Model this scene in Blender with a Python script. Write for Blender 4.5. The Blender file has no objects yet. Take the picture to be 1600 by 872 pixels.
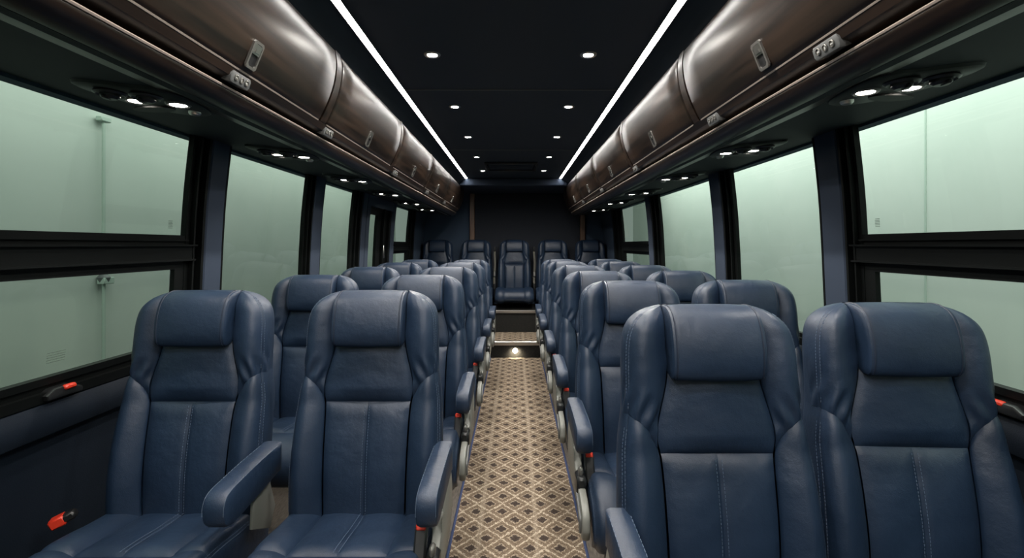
import bpy, math
from mathutils import Vector
S = bpy.context.scene
COL = S.collection
PI = math.pi

# ------------------------------------------------------------------ camera, world, lights, exposure
EYE = 1.21                                   # eye height above the coach floor
cam = bpy.data.cameras.new('camera'); cam_o = bpy.data.objects.new('camera', cam); COL.objects.link(cam_o)
cam_o.location = (0, 0, EYE); cam_o.rotation_euler = (PI/2, 0, 0)
cam.lens = 18.0; cam.sensor_width = 36.0
cam.shift_x = -5/1600; cam.shift_y = -53/1600
cam.clip_start = 0.02; cam.clip_end = 60
S.camera = cam_o
S.view_settings.view_transform = 'Standard'; S.view_settings.look = 'None'
S.view_settings.exposure = 0.0; S.view_settings.gamma = 1.0
try: S.view_settings.use_curve_mapping = False
except Exception: pass
try:
    S.cycles.use_denoising = True; S.cycles.denoiser = 'OPENIMAGEDENOISE'
    S.cycles.max_bounces = 8; S.cycles.transparent_max_bounces = 12; S.cycles.sample_clamp_indirect = 4.0
    S.cycles.caustics_reflective = False; S.cycles.caustics_refractive = False
except Exception: pass
W = bpy.data.worlds.new('garage_air'); S.world = W; W.use_nodes = True
W.node_tree.nodes['Background'].inputs[0].default_value = (0.85, 1.0, 0.92, 1)
W.node_tree.nodes['Background'].inputs[1].default_value = 0.33

CX = -0.02                                    # middle of the coach

def area(name, loc, rot, sx, sy, power, col=(1, 1, 1)):
    l = bpy.data.lights.new(name, 'AREA'); l.shape = 'RECTANGLE'; l.size = sx; l.size_y = sy; l.energy = power; l.color = col
    o = bpy.data.objects.new(name, l); COL.objects.link(o); o.location = loc; o.rotation_euler = rot
    return o
# unseen area lamps added outside, higher than the roof, to brighten the garage walls
area('added_wall_fill', (CX-1.75, 3.2, 2.75), (0, math.radians(38), 0), 0.5, 11, 70, (0.92, 1.0, 0.94))
area('added_wall_fill', (CX+1.75, 3.2, 2.75), (0, math.radians(-38), 0), 0.5, 11, 165, (0.94, 1.0, 0.96))

# ------------------------------------------------------------------ helpers
def tag(o, label=None, cat=None, group=None, kind=None):
    if label: o['label'] = label
    if cat: o['category'] = cat
    if group: o['group'] = group
    if kind: o['kind'] = kind
    return o

def catmull(pts, n, closed=False):
    """n samples along a Catmull-Rom curve through pts (tuples of floats)."""
    m = len(pts); out = []
    segs = m if closed else m-1
    for i in range(n):
        t = i/(n if closed else n-1)*segs
        k = min(int(t), segs-1); f = t-k
        if closed: p = [pts[(k+j-1) % m] for j in range(4)]
        else: p = [pts[max(0, min(m-1, k+j-1))] for j in range(4)]
        out.append(tuple(0.5*((2*b)+(-a+c)*f+(2*a-5*b+4*c-d)*f*f+(-a+3*b-3*c+d)*f**3) for a, b, c, d in zip(*p)))
    return out

def lerp_table(tab, x):
    if x <= tab[0][0]: return tab[0][1]
    for (a, va), (b, vb) in zip(tab, tab[1:]):
        if x <= b:
            i = tab.index((a, va)); d = b-a; f = (x-a)/d
            ma = (vb-tab[i-1][1])/(b-tab[i-1][0]) if i > 0 else (vb-va)/d
            mb = (tab[i+2][1]-va)/(tab[i+2][0]-a) if i+2 < len(tab) else (vb-va)/d
            return (2*f**3-3*f*f+1)*va+(f**3-2*f*f+f)*d*ma+(3*f*f-2*f**3)*vb+(f**3-f*f)*d*mb
    return tab[-1][1]

class MB:
    def __init__(s): s.v = []; s.f = []
    def add(s, vs, fs):
        n = len(s.v); s.v += [tuple(p) for p in vs]; s.f += [tuple(i+n for i in f) for f in fs]
        return s
    def patch(s, fn, nu, nv, flip=False):
        vs = [fn(i/nu, j/nv) for j in range(nv+1) for i in range(nu+1)]
        fs = []
        for j in range(nv):
            for i in range(nu):
                a = j*(nu+1)+i; q = (a, a+1, a+nu+2, a+nu+1)
                fs.append(q[::-1] if flip else q)
        return s.add(vs, fs)
    def box(s, x0, x1, y0, y1, z0, z1, b=0.0):
        """box with chamfered edges (b)"""
        if x0 > x1: x0, x1 = x1, x0
        if y0 > y1: y0, y1 = y1, y0
        if z0 > z1: z0, z1 = z1, z0
        b = min(b, (x1-x0)*.45, (y1-y0)*.45, (z1-z0)*.45)
        if b <= 0:
            vs = [(x, y, z) for z in (z0, z1) for y in (y0, y1) for x in (x0, x1)]
            return s.add(vs, [(0,2,3,1),(4,5,7,6),(0,1,5,4),(2,6,7,3),(0,4,6,2),(1,3,7,5)])
        c = ((x0, x1), (y0, y1), (z0, z1)); idx = {}; vs = []
        for sx in (0, 1):
            for sy in (0, 1):
                for sz in (0, 1):
                    sg = (sx, sy, sz)
                    for ax in range(3):      # vertex lying on face of axis ax
                        p = []
                        for k in range(3):
                            e = c[k][sg[k]]
                            if k != ax: e += b if sg[k] == 0 else -b
                            p.append(e)
                        idx[(sx, sy, sz, ax)] = len(vs); vs.append(tuple(p))
        fs = []
        for ax in range(3):
            o1, o2 = (ax+1) % 3, (ax+2) % 3
            for sd in (0, 1):
                q = []
                for a1, a2 in ((0,0),(1,0),(1,1),(0,1)):
                    k = [0,0,0]; k[ax] = sd; k[o1] = a1; k[o2] = a2; q.append(idx[(*k, ax)])
                fs.append(tuple(q if sd else q[::-1]))
            for a1 in (0, 1):                # edge faces: between face o1 and face o2, running along ax
                for a2 in (0, 1):
                    k0 = [0,0,0]; k1 = [0,0,0]; k0[ax] = 0; k1[ax] = 1
                    for k in (k0, k1): k[o1] = a1; k[o2] = a2
                    q = (idx[(*k0, o1)], idx[(*k1, o1)], idx[(*k1, o2)], idx[(*k0, o2)])
                    fs.append(q if a1 != a2 else q[::-1])
        for sx in (0, 1):
            for sy in (0, 1):
                for sz in (0, 1):
                    q = tuple(idx[(sx, sy, sz, a)] for a in range(3))
                    fs.append(q if (sx+sy+sz) % 2 else q[::-1])
        return s.add(vs, fs)
    def tube(s, pts, r, n=8, closed=False):
        pts = [Vector(p) for p in pts]; m = len(pts); vs = []; fs = []
        up = None
        for i, p in enumerate(pts):
            a = pts[(i-1) % m] if (closed or i > 0) else p
            b = pts[(i+1) % m] if (closed or i < m-1) else p
            t = (b-a).normalized()
            if up is None: up = Vector((0, 0, 1)) if abs(t.z) < .9 else Vector((1, 0, 0))
            sd = t.cross(up).normalized(); up = sd.cross(t).normalized()
            for k in range(n):
                w = 2*PI*k/n; vs.append(p+sd*math.cos(w)*r+up*math.sin(w)*r)
        for i in range(m if closed else m-1):
            for k in range(n):
                a = i*n+k; b = i*n+(k+1) % n; c = ((i+1) % m)*n+(k+1) % n; d = ((i+1) % m)*n+k
                fs.append((a, d, c, b))
        if not closed:
            fs.append(tuple(range(n))); fs.append(tuple((m-1)*n+k for k in reversed(range(n))))
        return s.add(vs, fs)
    def lathe(s, prof, loc, axis='z', n=20, flat=1.0):
        """prof: (radius, height) list; flat squashes x"""
        vs = []; fs = []; m = len(prof)
        for r, h in prof:
            for k in range(n):
                w = 2*PI*k/n; a, b = r*math.cos(w)*flat, r*math.sin(w)
                p = (a, b, h) if axis == 'z' else ((a, h, b) if axis == 'y' else (h, a, b))
                vs.append((p[0]+loc[0], p[1]+loc[1], p[2]+loc[2]))
        for i in range(m-1):
            for k in range(n):
                fs.append((i*n+k, i*n+(k+1) % n, (i+1)*n+(k+1) % n, (i+1)*n+k))
        fs.append(tuple(reversed(range(n)))); fs.append(tuple((m-1)*n+k for k in range(n)))
        return s.add(vs, fs)
    def prism(s, prof, a0, a1, axis='x', b=0.0):
        """closed outline extruded along an axis with softened rims. axis x: prof=(y,z); axis y: prof=(x,z); axis z: prof=(x,y)"""
        def mk(p, t):
            return (t, p[0], p[1]) if axis == 'x' else ((p[0], t, p[1]) if axis == 'y' else (p[0], p[1], t))
        n = len(prof); cx = sum(p[0] for p in prof)/n; cz = sum(p[1] for p in prof)/n
        sgn = 1 if a1 > a0 else -1
        def inset(d):
            out = []
            for i, p in enumerate(prof):
                a, c = prof[i-1], prof[(i+1) % n]
                e = Vector((c[0]-a[0], c[1]-a[1])); e.normalize(); nn = Vector((-e.y, e.x))
                if nn.x*(cx-p[0])+nn.y*(cz-p[1]) < 0: nn = -nn
                out.append((p[0]+nn.x*d, p[1]+nn.y*d))
            return out
        if b > 0: rings = [(inset(b), a0), (inset(b*.3), a0+sgn*b*.3), (prof, a0+sgn*b), (prof, a1-sgn*b), (inset(b*.3), a1-sgn*b*.3), (inset(b), a1)]
        else: rings = [(prof, a0), (prof, a1)]
        vs = [mk(p, t) for pr, t in rings for p in pr]; fs = []
        for r in range(len(rings)-1):
            for k in range(n): fs.append((r*n+k, r*n+(k+1) % n, (r+1)*n+(k+1) % n, (r+1)*n+k))
        fs.append(tuple(reversed(range(n)))); m = len(rings)-1; fs.append(tuple(m*n+k for k in range(n)))
        return s.add(vs, fs)
    def build(s, name, mat, parent=None, smooth=True, angle=40):
        import bmesh
        me = bpy.data.meshes.new(name); me.from_pydata(s.v, [], s.f)
        bm = bmesh.new(); bm.from_mesh(me); bmesh.ops.recalc_face_normals(bm, faces=bm.faces[:]); bm.to_mesh(me); bm.free()
        me.materials.append(mat)
        if smooth:
            me.polygons.foreach_set('use_smooth', [True]*len(me.polygons))
            try: me.set_sharp_from_angle(angle=math.radians(angle))
            except Exception: pass
        me.update()
        o = bpy.data.objects.new(name, me); COL.objects.link(o)
        if parent: o.parent = parent
        return o

def empty(name, loc=(0, 0, 0), parent=None):
    o = bpy.data.objects.new(name, None); COL.objects.link(o); o.location = loc; o.empty_display_size = .05
    if parent: o.parent = parent
    return o

def kids(o): return [c for c in bpy.data.objects if c.parent == o]
def copy_tree(o, parent=None):
    c = o.copy(); COL.objects.link(c); c.parent = parent
    for k in KIDS(o): copy_tree(k, c)
    return c
_kid = {}
def KIDS(o):
    if o.name not in _kid: _kid[o.name] = kids(o)
    return _kid[o.name]

# ------------------------------------------------------------------ materials
def mat(name, col, rough=.5, metal=0.0, spec=.5, coat=0.0, coat_rough=.1, sheen=0.0):
    m = bpy.data.materials.new(name); m.use_nodes = True; b = m.node_tree.nodes['Principled BSDF']
    b.inputs['Base Color'].default_value = (*col, 1); b.inputs['Roughness'].default_value = rough
    b.inputs['Metallic'].default_value = metal; b.inputs['Specular IOR Level'].default_value = spec
    b.inputs['Coat Weight'].default_value = coat; b.inputs['Coat Roughness'].default_value = coat_rough
    b.inputs['Sheen Weight'].default_value = sheen
    return m
def N(m, kind, **kw):
    n = m.node_tree.nodes.new(kind)
    for k, v in kw.items():
        if hasattr(n, k): setattr(n, k, v)
        else: n.inputs[k].default_value = v
    return n
def L(m, a, b): m.node_tree.links.new(a, b)
def bsdf(m): return m.node_tree.nodes['Principled BSDF']
def noise_mix(m, c1, c2, scale, sock='Base Color', vec=None, detail=3.0, lo=.35, hi=.65, sc3=None):
    tc = N(m, 'ShaderNodeTexCoord'); src = tc.outputs['Object']
    if sc3:
        mp = N(m, 'ShaderNodeMapping'); mp.inputs['Scale'].default_value = sc3; L(m, src, mp.inputs[0]); src = mp.outputs[0]
    nz = N(m, 'ShaderNodeTexNoise'); nz.inputs['Scale'].default_value = scale; nz.inputs['Detail'].default_value = detail; L(m, src, nz.inputs['Vector'])
    r = N(m, 'ShaderNodeValToRGB'); r.color_ramp.elements[0].position = lo; r.color_ramp.elements[1].position = hi
    r.color_ramp.elements[0].color = (*c1, 1); r.color_ramp.elements[1].color = (*c2, 1)
    L(m, nz.outputs[0], r.inputs[0]); L(m, r.outputs[0], bsdf(m).inputs[sock]); return nz
def bump(m, scale, strength, dist=.002, sc3=None, detail=4.0, kind='noise'):
    tc = N(m, 'ShaderNodeTexCoord'); src = tc.outputs['Object']
    if sc3:
        mp = N(m, 'ShaderNodeMapping'); mp.inputs['Scale'].default_value = sc3; L(m, src, mp.inputs[0]); src = mp.outputs[0]
    if kind == 'voronoi': nz = N(m, 'ShaderNodeTexVoronoi'); nz.inputs['Scale'].default_value = scale
    else: nz = N(m, 'ShaderNodeTexNoise'); nz.inputs['Scale'].default_value = scale; nz.inputs['Detail'].default_value = detail
    L(m, src, nz.inputs['Vector'])
    b = N(m, 'ShaderNodeBump'); b.inputs['Strength'].default_value = strength; b.inputs['Distance'].default_value = dist
    L(m, nz.outputs[0], b.inputs['Height']); 
    old = bsdf(m).inputs['Normal'].links
    if old: L(m, old[0].from_socket, b.inputs['Normal'])
    L(m, b.outputs[0], bsdf(m).inputs['Normal'])

M = {}
m = M['leather'] = mat('navy_leather', (.02, .035, .065), .47, spec=.55)
noise_mix(m, (.0075, .0195, .044), (.0125, .028, .060), 5)
bump(m, 420, .16, .0012, kind='voronoi'); bump(m, 11, .5, .012, detail=4)
M['thread'] = mat('stitch_thread', (.085, .12, .18), .7)
M['piping'] = mat('dark_piping', (.012, .02, .04), .5)
m = M['vinyl'] = mat('navy_wall_vinyl', (.0022, .0068, .0145), .72, spec=.25); bump(m, 300, .25, .001, kind='voronoi')
m = M['pillar'] = mat('navy_pillar_cloth', (.022, .036, .064), .8); bump(m, 500, .3, .001)
m = M['ceil'] = mat('midnight_headliner', (.016, .030, .050), .62); bump(m, 600, .3, .001)
m = M['soffit'] = mat('dark_soffit_cloth', (.006, .012, .017), .72, spec=.35); bump(m, 500, .3, .001)
m = M['rear'] = mat('charcoal_cloth', (.017, .021, .031), .85); bump(m, 500, .4, .001)
m = M['rearnavy'] = mat('navy_cloth', (.040, .066, .110), .85); bump(m, 500, .4, .001)
M['black'] = mat('black_aluminium', (.004, .005, .005), .5, spec=.12)
M['rubber'] = mat('black_rubber', (.006, .006, .007), .55)
M['plastic'] = mat('black_plastic', (.012, .013, .014), .35)
M['dgrey'] = mat('dark_grey_plastic', (.13, .135, .135), .45)
m = M['shroud'] = mat('grey_shroud_plastic', (.20, .205, .185), .42); bump(m, 260, .15, .0008)
M['red'] = mat('red_plastic', (.72, .045, .02), .4)
M['chrome'] = mat('brushed_metal', (.62, .60, .57), .28, metal=1.0)
M['nickel'] = mat('dark_nickel', (.30, .29, .27), .35, metal=.8)
M['belt'] = mat('grey_belt_webbing', (.085, .082, .068), .8)
M['legs'] = mat('dark_seat_frame', (.03, .032, .034), .45, metal=.3)
M['ink'] = mat('etched_print', (.10, .14, .11), .6)
M['white'] = mat('white_print', (.6, .6, .58), .5)
# wood of the bins
m = M['wood'] = mat('dark_walnut_veneer', (.05, .028, .018), .31)
noise_mix(m, (.008, .0048, .0032), (.034, .0205, .0135), 26, sc3=(1.5, .07, 1.5), detail=7, lo=.38, hi=.62)
bump(m, 60, .12, .001, sc3=(1.5, .1, 1.5))
m = M['woodtrim'] = mat('walnut_strip', (.09, .05, .032), .4)
noise_mix(m, (.11, .062, .042), (.20, .12, .08), 30, sc3=(1, 1, .08), detail=5)
M['edge'] = mat('edge_highlight_paint', (.62, .52, .45), .34, metal=.5)  # pale tone that paints the highlight along bin and nosing edges
# glass: tinted pane that mirrors faintly
m = bpy.data.materials.new('green_tinted_glass'); m.use_nodes = True; M['glass'] = m
nt = m.node_tree; nt.nodes.clear()
out = nt.nodes.new('ShaderNodeOutputMaterial'); mx = nt.nodes.new('ShaderNodeMixShader'); tr = nt.nodes.new('ShaderNodeBsdfTransparent'); gl = nt.nodes.new('ShaderNodeBsdfGlossy')
tr.inputs[0].default_value = (.90, .95, .91, 1); gl.inputs['Roughness'].default_value = .02; gl.inputs[0].default_value = (.9, 1, .93, 1)
fr0 = nt.nodes.new('ShaderNodeFresnel'); fr0.inputs[0].default_value = 1.38
geo = nt.nodes.new('ShaderNodeNewGeometry'); fr = nt.nodes.new('ShaderNodeMath'); fr.operation = 'MULTIPLY'; inv = nt.nodes.new('ShaderNodeMath'); inv.operation = 'SUBTRACT'; inv.inputs[0].default_value = 1
nt.links.new(geo.outputs['Backfacing'], inv.inputs[1]); nt.links.new(fr0.outputs[0], fr.inputs[0]); nt.links.new(inv.outputs[0], fr.inputs[1])
nt.links.new(fr.outputs[0], mx.inputs[0]); nt.links.new(tr.outputs[0], mx.inputs[1]); nt.links.new(gl.outputs[0], mx.inputs[2]); nt.links.new(mx.outputs[0], out.inputs[0])
# painted garage wall
m = M['garage'] = mat('pale_green_garage_paint', (.60, .64, .60), .7); noise_mix(m, (.57, .625, .58), (.63, .67, .63), 1.3, detail=5)
m = M['garage2'] = mat('garage_seam_paint', (.48, .57, .51), .6)
m = M['garagefloor'] = mat('garage_concrete', (.22, .25, .22), .8); noise_mix(m, (.18, .2, .18), (.27, .29, .26), 2)
m = M['floor'] = mat('greige_vinyl_floor', (.10, .085, .07), .5); noise_mix(m, (.075, .062, .05), (.14, .12, .10), 30, sc3=(6, 1, 1))
m = M['riser'] = mat('dark_speckled_carpet', (.02, .02, .018), .95); noise_mix(m, (.006, .006, .006), (.04, .037, .026), 160, lo=.5, hi=.8)
M['binding'] = mat('navy_carpet_binding', (.03, .05, .13), .8)

def emit(name, col, st):
    m = bpy.data.materials.new(name); m.use_nodes = True; b = m.node_tree.nodes['Principled BSDF']
    b.inputs['Base Color'].default_value = (.8, .8, .8, 1); b.inputs['Emission Color'].default_value = (*col, 1); b.inputs['Emission Strength'].default_value = st
    return m
M['led'] = emit('led_strip_glow', (1, .97, .93), 42)
M['lamp'] = emit('downlight_glow', (1, .93, .82), 40)
M['reading'] = emit('reading_lamp_glow', (1, .93, .82), 30)
M['steplamp'] = emit('step_lamp_glow', (1, .85, .6), 30)

# carpet: staggered dark diamonds in pale honeycomb outlines
def carpet_material():
    m = mat('honeycomb_carpet', (.3, .25, .2), .95, spec=.1)
    tc = N(m, 'ShaderNodeTexCoord'); sep = N(m, 'ShaderNodeSeparateXYZ')
    # wobble for woven edges
    nz = N(m, 'ShaderNodeTexNoise'); nz.inputs['Scale'].default_value = 90; L(m, tc.outputs['Object'], nz.inputs['Vector'])
    sub = N(m, 'ShaderNodeVectorMath', operation='SUBTRACT'); L(m, nz.outputs['Color'], sub.inputs[0]); sub.inputs[1].default_value = (.5, .5, .5)
    scl = N(m, 'ShaderNodeVectorMath', operation='SCALE'); L(m, sub.outputs[0], scl.inputs[0]); scl.inputs['Scale'].default_value = .026
    add = N(m, 'ShaderNodeVectorMath', operation='ADD'); L(m, tc.outputs['Object'], add.inputs[0]); L(m, scl.outputs[0], add.inputs[1])
    L(m, add.outputs[0], sep.inputs[0])
    def mth(op, a, b=None, c=None):
        n = N(m, 'ShaderNodeMath', operation=op)
        for i, x in enumerate((a, b, c)):
            if x is None: continue
            if isinstance(x, (int, float)): n.inputs[i].default_value = x
            else: L(m, x, n.inputs[i])
        return n.outputs[0]
    px = mth('MULTIPLY', sep.outputs[0], 1/.118); py = mth('MULTIPLY', sep.outputs[1], 1/.140)
    def dist(off, wy):
        fx = mth('ABSOLUTE', mth('SUBTRACT', mth('FRACT', mth('ADD', px, off+100)), .5))
        fy = mth('ABSOLUTE', mth('SUBTRACT', mth('FRACT', mth('ADD', py, off+100)), .5))
        return mth('ADD', mth('MULTIPLY', fx, 1.0), mth('MULTIPLY', fy, wy))
    dA, dB = dist(0, 1.1), dist(.5, 1.1)
    dm = mth('MINIMUM', dA, dB)
    gap = mth('ABSOLUTE', mth('SUBTRACT', dA, dB))
    ln = N(m, 'ShaderNodeMapRange'); ln.inputs['From Min'].default_value = .045; ln.inputs['From Max'].default_value = .10; ln.inputs['To Min'].default_value = 1; ln.inputs['To Max'].default_value = 0; L(m, gap, ln.inputs['Value'])
    r = N(m, 'ShaderNodeValToRGB'); cr = r.color_ramp; cr.interpolation = 'LINEAR'
    stops = [(0, (.055, .040, .033)), (.19, (.065, .050, .042)), (.225, (.36, .29, .215)), (.26, (.36, .29, .21)), (.30, (.16, .118, .083)), (.5, (.23, .175, .125))]
    cr.elements[0].position = stops[0][0]; cr.elements[0].color = (*stops[0][1], 1)
    cr.elements[1].position = stops[-1][0]; cr.elements[1].color = (*stops[-1][1], 1)
    for p, c in stops[1:-1]: e = cr.elements.new(p); e.color = (*c, 1)
    L(m, dm, r.inputs[0])
    n2 = N(m, 'ShaderNodeTexNoise'); n2.inputs['Scale'].default_value = 240; n2.inputs['Detail'].default_value = 2; L(m, tc.outputs['Object'], n2.inputs['Vector'])
    rr = N(m, 'ShaderNodeMapRange'); rr.inputs['From Min'].default_value = .3; rr.inputs['From Max'].default_value = .7; rr.inputs['To Min'].default_value = .45; rr.inputs['To Max'].default_value = 1.5; L(m, n2.outputs[0], rr.inputs['Value'])
    mixc = N(m, 'ShaderNodeMix', data_type='RGBA'); stripe = N(m, 'ShaderNodeMapRange'); stripe.inputs['From Min'].default_value = .025; stripe.inputs['From Max'].default_value = .06; stripe.inputs['To Min'].default_value = .28; stripe.inputs['To Max'].default_value = 0
    L(m, mth('ABSOLUTE', mth('SUBTRACT', mth('FRACT', mth('ADD', mth('MULTIPLY', px, .5), 100.13)), .5)), stripe.inputs['Value'])
    L(m, mth('MAXIMUM', ln.outputs[0], stripe.outputs[0]), mixc.inputs[0]); L(m, r.outputs[0], mixc.inputs[6]); mixc.inputs[7].default_value = (.54, .455, .35, 1)
    mul = N(m, 'ShaderNodeVectorMath', operation='SCALE'); L(m, mixc.outputs[2], mul.inputs[0]); L(m, rr.outputs[0], mul.inputs['Scale'])
    L(m, mul.outputs[0], bsdf(m).inputs['Base Color']); bump(m, 240, .6, .004)
    return m
M['carpet'] = carpet_material()

# ------------------------------------------------------------------ coach shell
Y0, Y1 = -2.0, 6.85                         # front and rear of the saloon
ZC = EYE+.775                                # ceiling height
def half(z):                                 # half width of the side wall at height z (over the floor)
    h = z-EYE
    return lerp_table([(-1.3, 1.265), (-.45, 1.240), (-.3, 1.222), (0, 1.207), (.2, 1.194), (.45, 1.166), (.8, 1.12)], h)
def slab(mb, side, y0, y1, z0, z1, o_in, o_out, nz=None):
    """curved slab on a side wall; o_in/o_out = distance inward (+) of its inner/outer face from the wall line"""
    nz = nz or max(2, int((z1-z0)/.06))
    zs = [z0+(z1-z0)*k/nz for k in range(nz+1)]
    vs = []; 
    for z in zs:
        for (y, o) in ((y0, o_in), (y1, o_in), (y1, o_out), (y0, o_out)):
            vs.append((CX+side*(half(z)-o), y, z))
    fs = [(0, 1, 2, 3), tuple(nz*4+k for k in (3, 2, 1, 0))]
    for j in range(nz):
        for k in range(4): fs.append((j*4+k, j*4+(k+1) % 4, (j+1)*4+(k+1) % 4, (j+1)*4+k))
    mb.add(vs, fs); return mb
def struct(o): o['kind'] = 'structure'; return o

STEP_Y, PLAT = 5.47, .17
b = MB(); b.box(CX-1.30, CX+1.30, Y0, STEP_Y, -.06, 0); b.box(CX-1.30, CX+1.30, STEP_Y, Y1, -.06, PLAT)
floor = struct(b.build('floor', M['floor'], smooth=False))
# rear bench platform
b = MB(); b.box(CX-1.28, CX+1.28, 6.07, Y1, PLAT, PLAT+.255, .004)
struct(b.build('trim_1', M['riser'], smooth=False))
b = MB(); b.box(-.262, .28, Y0, STEP_Y-.004, 0, .008, .003)
cr_o = tag(b.build('carpet_runner', M['carpet'], smooth=False), 'long tan carpet runner with dark brown diamonds down the aisle', 'carpet')
for x in (-.262, .28):
    q = MB(); q.tube([(x, Y0, .006), (x, STEP_Y-.01, .006)], .0065, 8); q.build('edge_binding', M['binding'], cr_o)['label'] = 'blue bound carpet edge'
b = MB(); b.box(-.262, .28, STEP_Y+.035, 6.066, PLAT, PLAT+.008, .003)
tag(b.build('carpet_mat', M['carpet'], smooth=False), 'short patterned carpet piece on top of the aisle step', 'carpet')
b = MB(); b.box(-.29, .30, STEP_Y-.006, STEP_Y, 0, PLAT-.002)
struct(b.build('trim_2', M['riser'], smooth=False))
for n_, (yy, zz, th) in enumerate(((STEP_Y, PLAT, .03), (6.07, PLAT+.255, .02))):
    b = MB(); b.prism([(yy-.016, zz-th), (yy-.016, zz+.006), (yy-.010, zz+.012), (yy+.035, zz+.012), (yy+.035, zz+.0), (yy-.007, zz+.0), (yy-.007, zz-th)], -.30, .31, 'x')
    struct(b.build('trim_%d' % (n_+3), M['chrome'], smooth=False))
t = tag(empty('step_light', (.0, STEP_Y-.007, .085)), 'round glowing light set in the dark aisle step riser', 'light')
b = MB(); b.lathe([(.018, 0), (.03, 0), (.03, -.004), (.026, -.008), (.018, -.006)], (0, 0, 0), 'y', 20); b.build('bezel', M['chrome'], t)
b = MB(); b.lathe([(.018, -.003), (.016, -.0065), (.004, -.008)], (0, 0, 0), 'y', 20); b.build('lens', M['steplamp'], t)
l = bpy.data.lights.new('step_lamp', 'SPOT'); l.energy = 6; l.color = (1, .85, .6); l.spot_size = math.radians(150); l.spot_blend = .6; l.shadow_soft_size = .02
o = bpy.data.objects.new('step_lamp', l); COL.objects.link(o); o.parent = t; o.location = (0, -.03, 0); o.rotation_euler = (math.radians(62), 0, 0)

# side walls below the windows
SILL = EYE-.415
for side, nm in ((-1, 'wall_left'), (1, 'wall_right')):
    b = MB(); slab(b, side, Y0, Y1, -.02, SILL-.10, 0, -.06)
    # padded roll along the top with a seam groove under it
    prof = [(0, SILL-.10), (-.0, SILL-.094), (.026, SILL-.086), (.036, SILL-.06), (.034, SILL-.03), (.02, SILL-.004), (-.01, SILL+.004), (-.06, SILL+.004), (-.06, SILL-.1)]
    b.prism([(CX+side*(half(SILL)-p[0]), p[1]) for p in prof], Y0, Y1, 'y')
    struct(b.build(nm, M['vinyl']))
    # wall above the windows behind the bins
    b = MB(); slab(b, side, Y0, Y1, EYE+.40, ZC+.02, -.02, -.06); slab(b, side, 6.05 if side > 0 else 6.08, Y1, SILL, EYE+.42, -.0, -.06)
    struct(b.build('trim_%d' % (5 if side < 0 else 6), M['rearnavy']))

def window(side, n, y0, y1, split=False, fl=.04, fr_=.12, top=EYE+.414, bot=EYE-.37, ytop_in=0):
    """one fixed pane (or an upper and a lower pane either side of a heavy rail) in a black frame"""
    w = empty('window_%d' % n, (CX+side*half(bot), (y0+y1)/2, bot)); w['kind'] = 'structure'
    off = Vector(w.location)
    def loc(o): o.location = -off; o.parent = w; o['kind'] = 'structure'; return o
    f = MB()
    slab(f, side, y0-fl, y0, bot-.045, top+.03, .012, -.014)
    slab(f, side, y0-fl, y0-fl+.012, bot-.045, top+.03, .024, .010)
    slab(f, side, y1, y1+fr_, bot-.045, top+.03, .006, -.014)
    slab(f, side, y1+fr_*.30, y1+fr_*.42, bot-.045, top+.03, .022, .004)
    slab(f, side, y1+fr_*.80, y1+fr_, bot-.045, top+.03, .030, .004)
    slab(f, side, y0, y1, top, top+.03, .006, -.014)
    slab(f, side, y0-fl, y1+fr_, bot-.045, bot, .006, -.014)
    slab(f, side, y0-fl, y1+fr_, bot-.045, bot-.018, .022, .004)
    loc(f.build('window_frame', M['black']))
    if split:
        r = MB(); z0, z1 = EYE-.088, EYE+.036
        slab(r, side, y0, y1, z0, z1, .004, -.014)
        slab(r, side, y0, y1+.03, z0+.030, z0+.036, .030, .002); slab(r, side, y0, y1+.03, z0+.036, z1-.040, .020, .002)
        slab(r, side, y0, y1+.03, z1-.040, z1-.034, .034, .002); slab(r, side, y0, y1+.01, z1-.022, z1-.016, .014, .002)
        # inner frame of the lower pane
        slab(r, side, y1-.05, y1, bot, z0, .004, -.013); slab(r, side, y0, y1-.05, bot, bot+.02, .012, -.013)
        loc(r.build('window_rail', M['black']))
        g = MB(); slab(g, side, y0-.01, y1+.01, z1-.01, top+.01, -.003, -.009); loc(g.build('upper_pane', M['glass']))
        g = MB(); slab(g, side, y0-.01, y1+.01, bot-.01, z0+.01, -.003, -.009); loc(g.build('lower_pane', M['glass']))
    else:
        g = MB(); slab(g, side, y0-.01, y1+.01, bot-.01, top+.01, -.003, -.009); loc(g.build('pane', M['glass']))
    return w
def pillar(side, n, y0, y1):
    b = MB(); b_top = EYE+.43
    nz = 14; prof = []
    ins = .03
    rows = []
    for k in range(nz+1):
        z = SILL-.01+(b_top-SILL+.01)*k/nz; h = half(z)
        rows.append([(CX+side*(h+.014), y0, z), (CX+side*(h-ins+.012), y0, z), (CX+side*(h-ins), y0+.012, z), (CX+side*(h-ins), y1-.012, z), (CX+side*(h-ins+.012), y1, z), (CX+side*(h+.014), y1, z)])
    vs = [p for r in rows for p in r]; fs = [tuple(range(6)), tuple(nz*6+k for k in reversed(range(6)))]
    for j in range(nz):
        for k in range(6): fs.append((j*6+k, j*6+(k+1) % 6, (j+1)*6+(k+1) % 6, (j+1)*6+k))
    b.add(vs, fs); struct(b.build('trim_%d' % n, M['pillar'], smooth=False))

# left side (seen in the photo from the front of the coach to the back)
w1 = window(-1, 1, .15, 1.895, True, fl=.06, fr_=.075)
pillar(-1, 7, 1.97, 2.10)
window(-1, 2, 2.11, 2.94, False, fl=.01, fr_=.06)
pillar(-1, 8, 3.00, 3.156)
window(-1, 3, 3.166, 3.79, False, fl=.01, fr_=.16)
pillar(-1, 9, 3.95, 4.08)
pillar(-1, 10, 4.93, 5.05)
window(-1, 4, 5.06, 5.78, True, fl=.01, fr_=.27)
pillar(-1, 11, -.25, .09)
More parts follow.
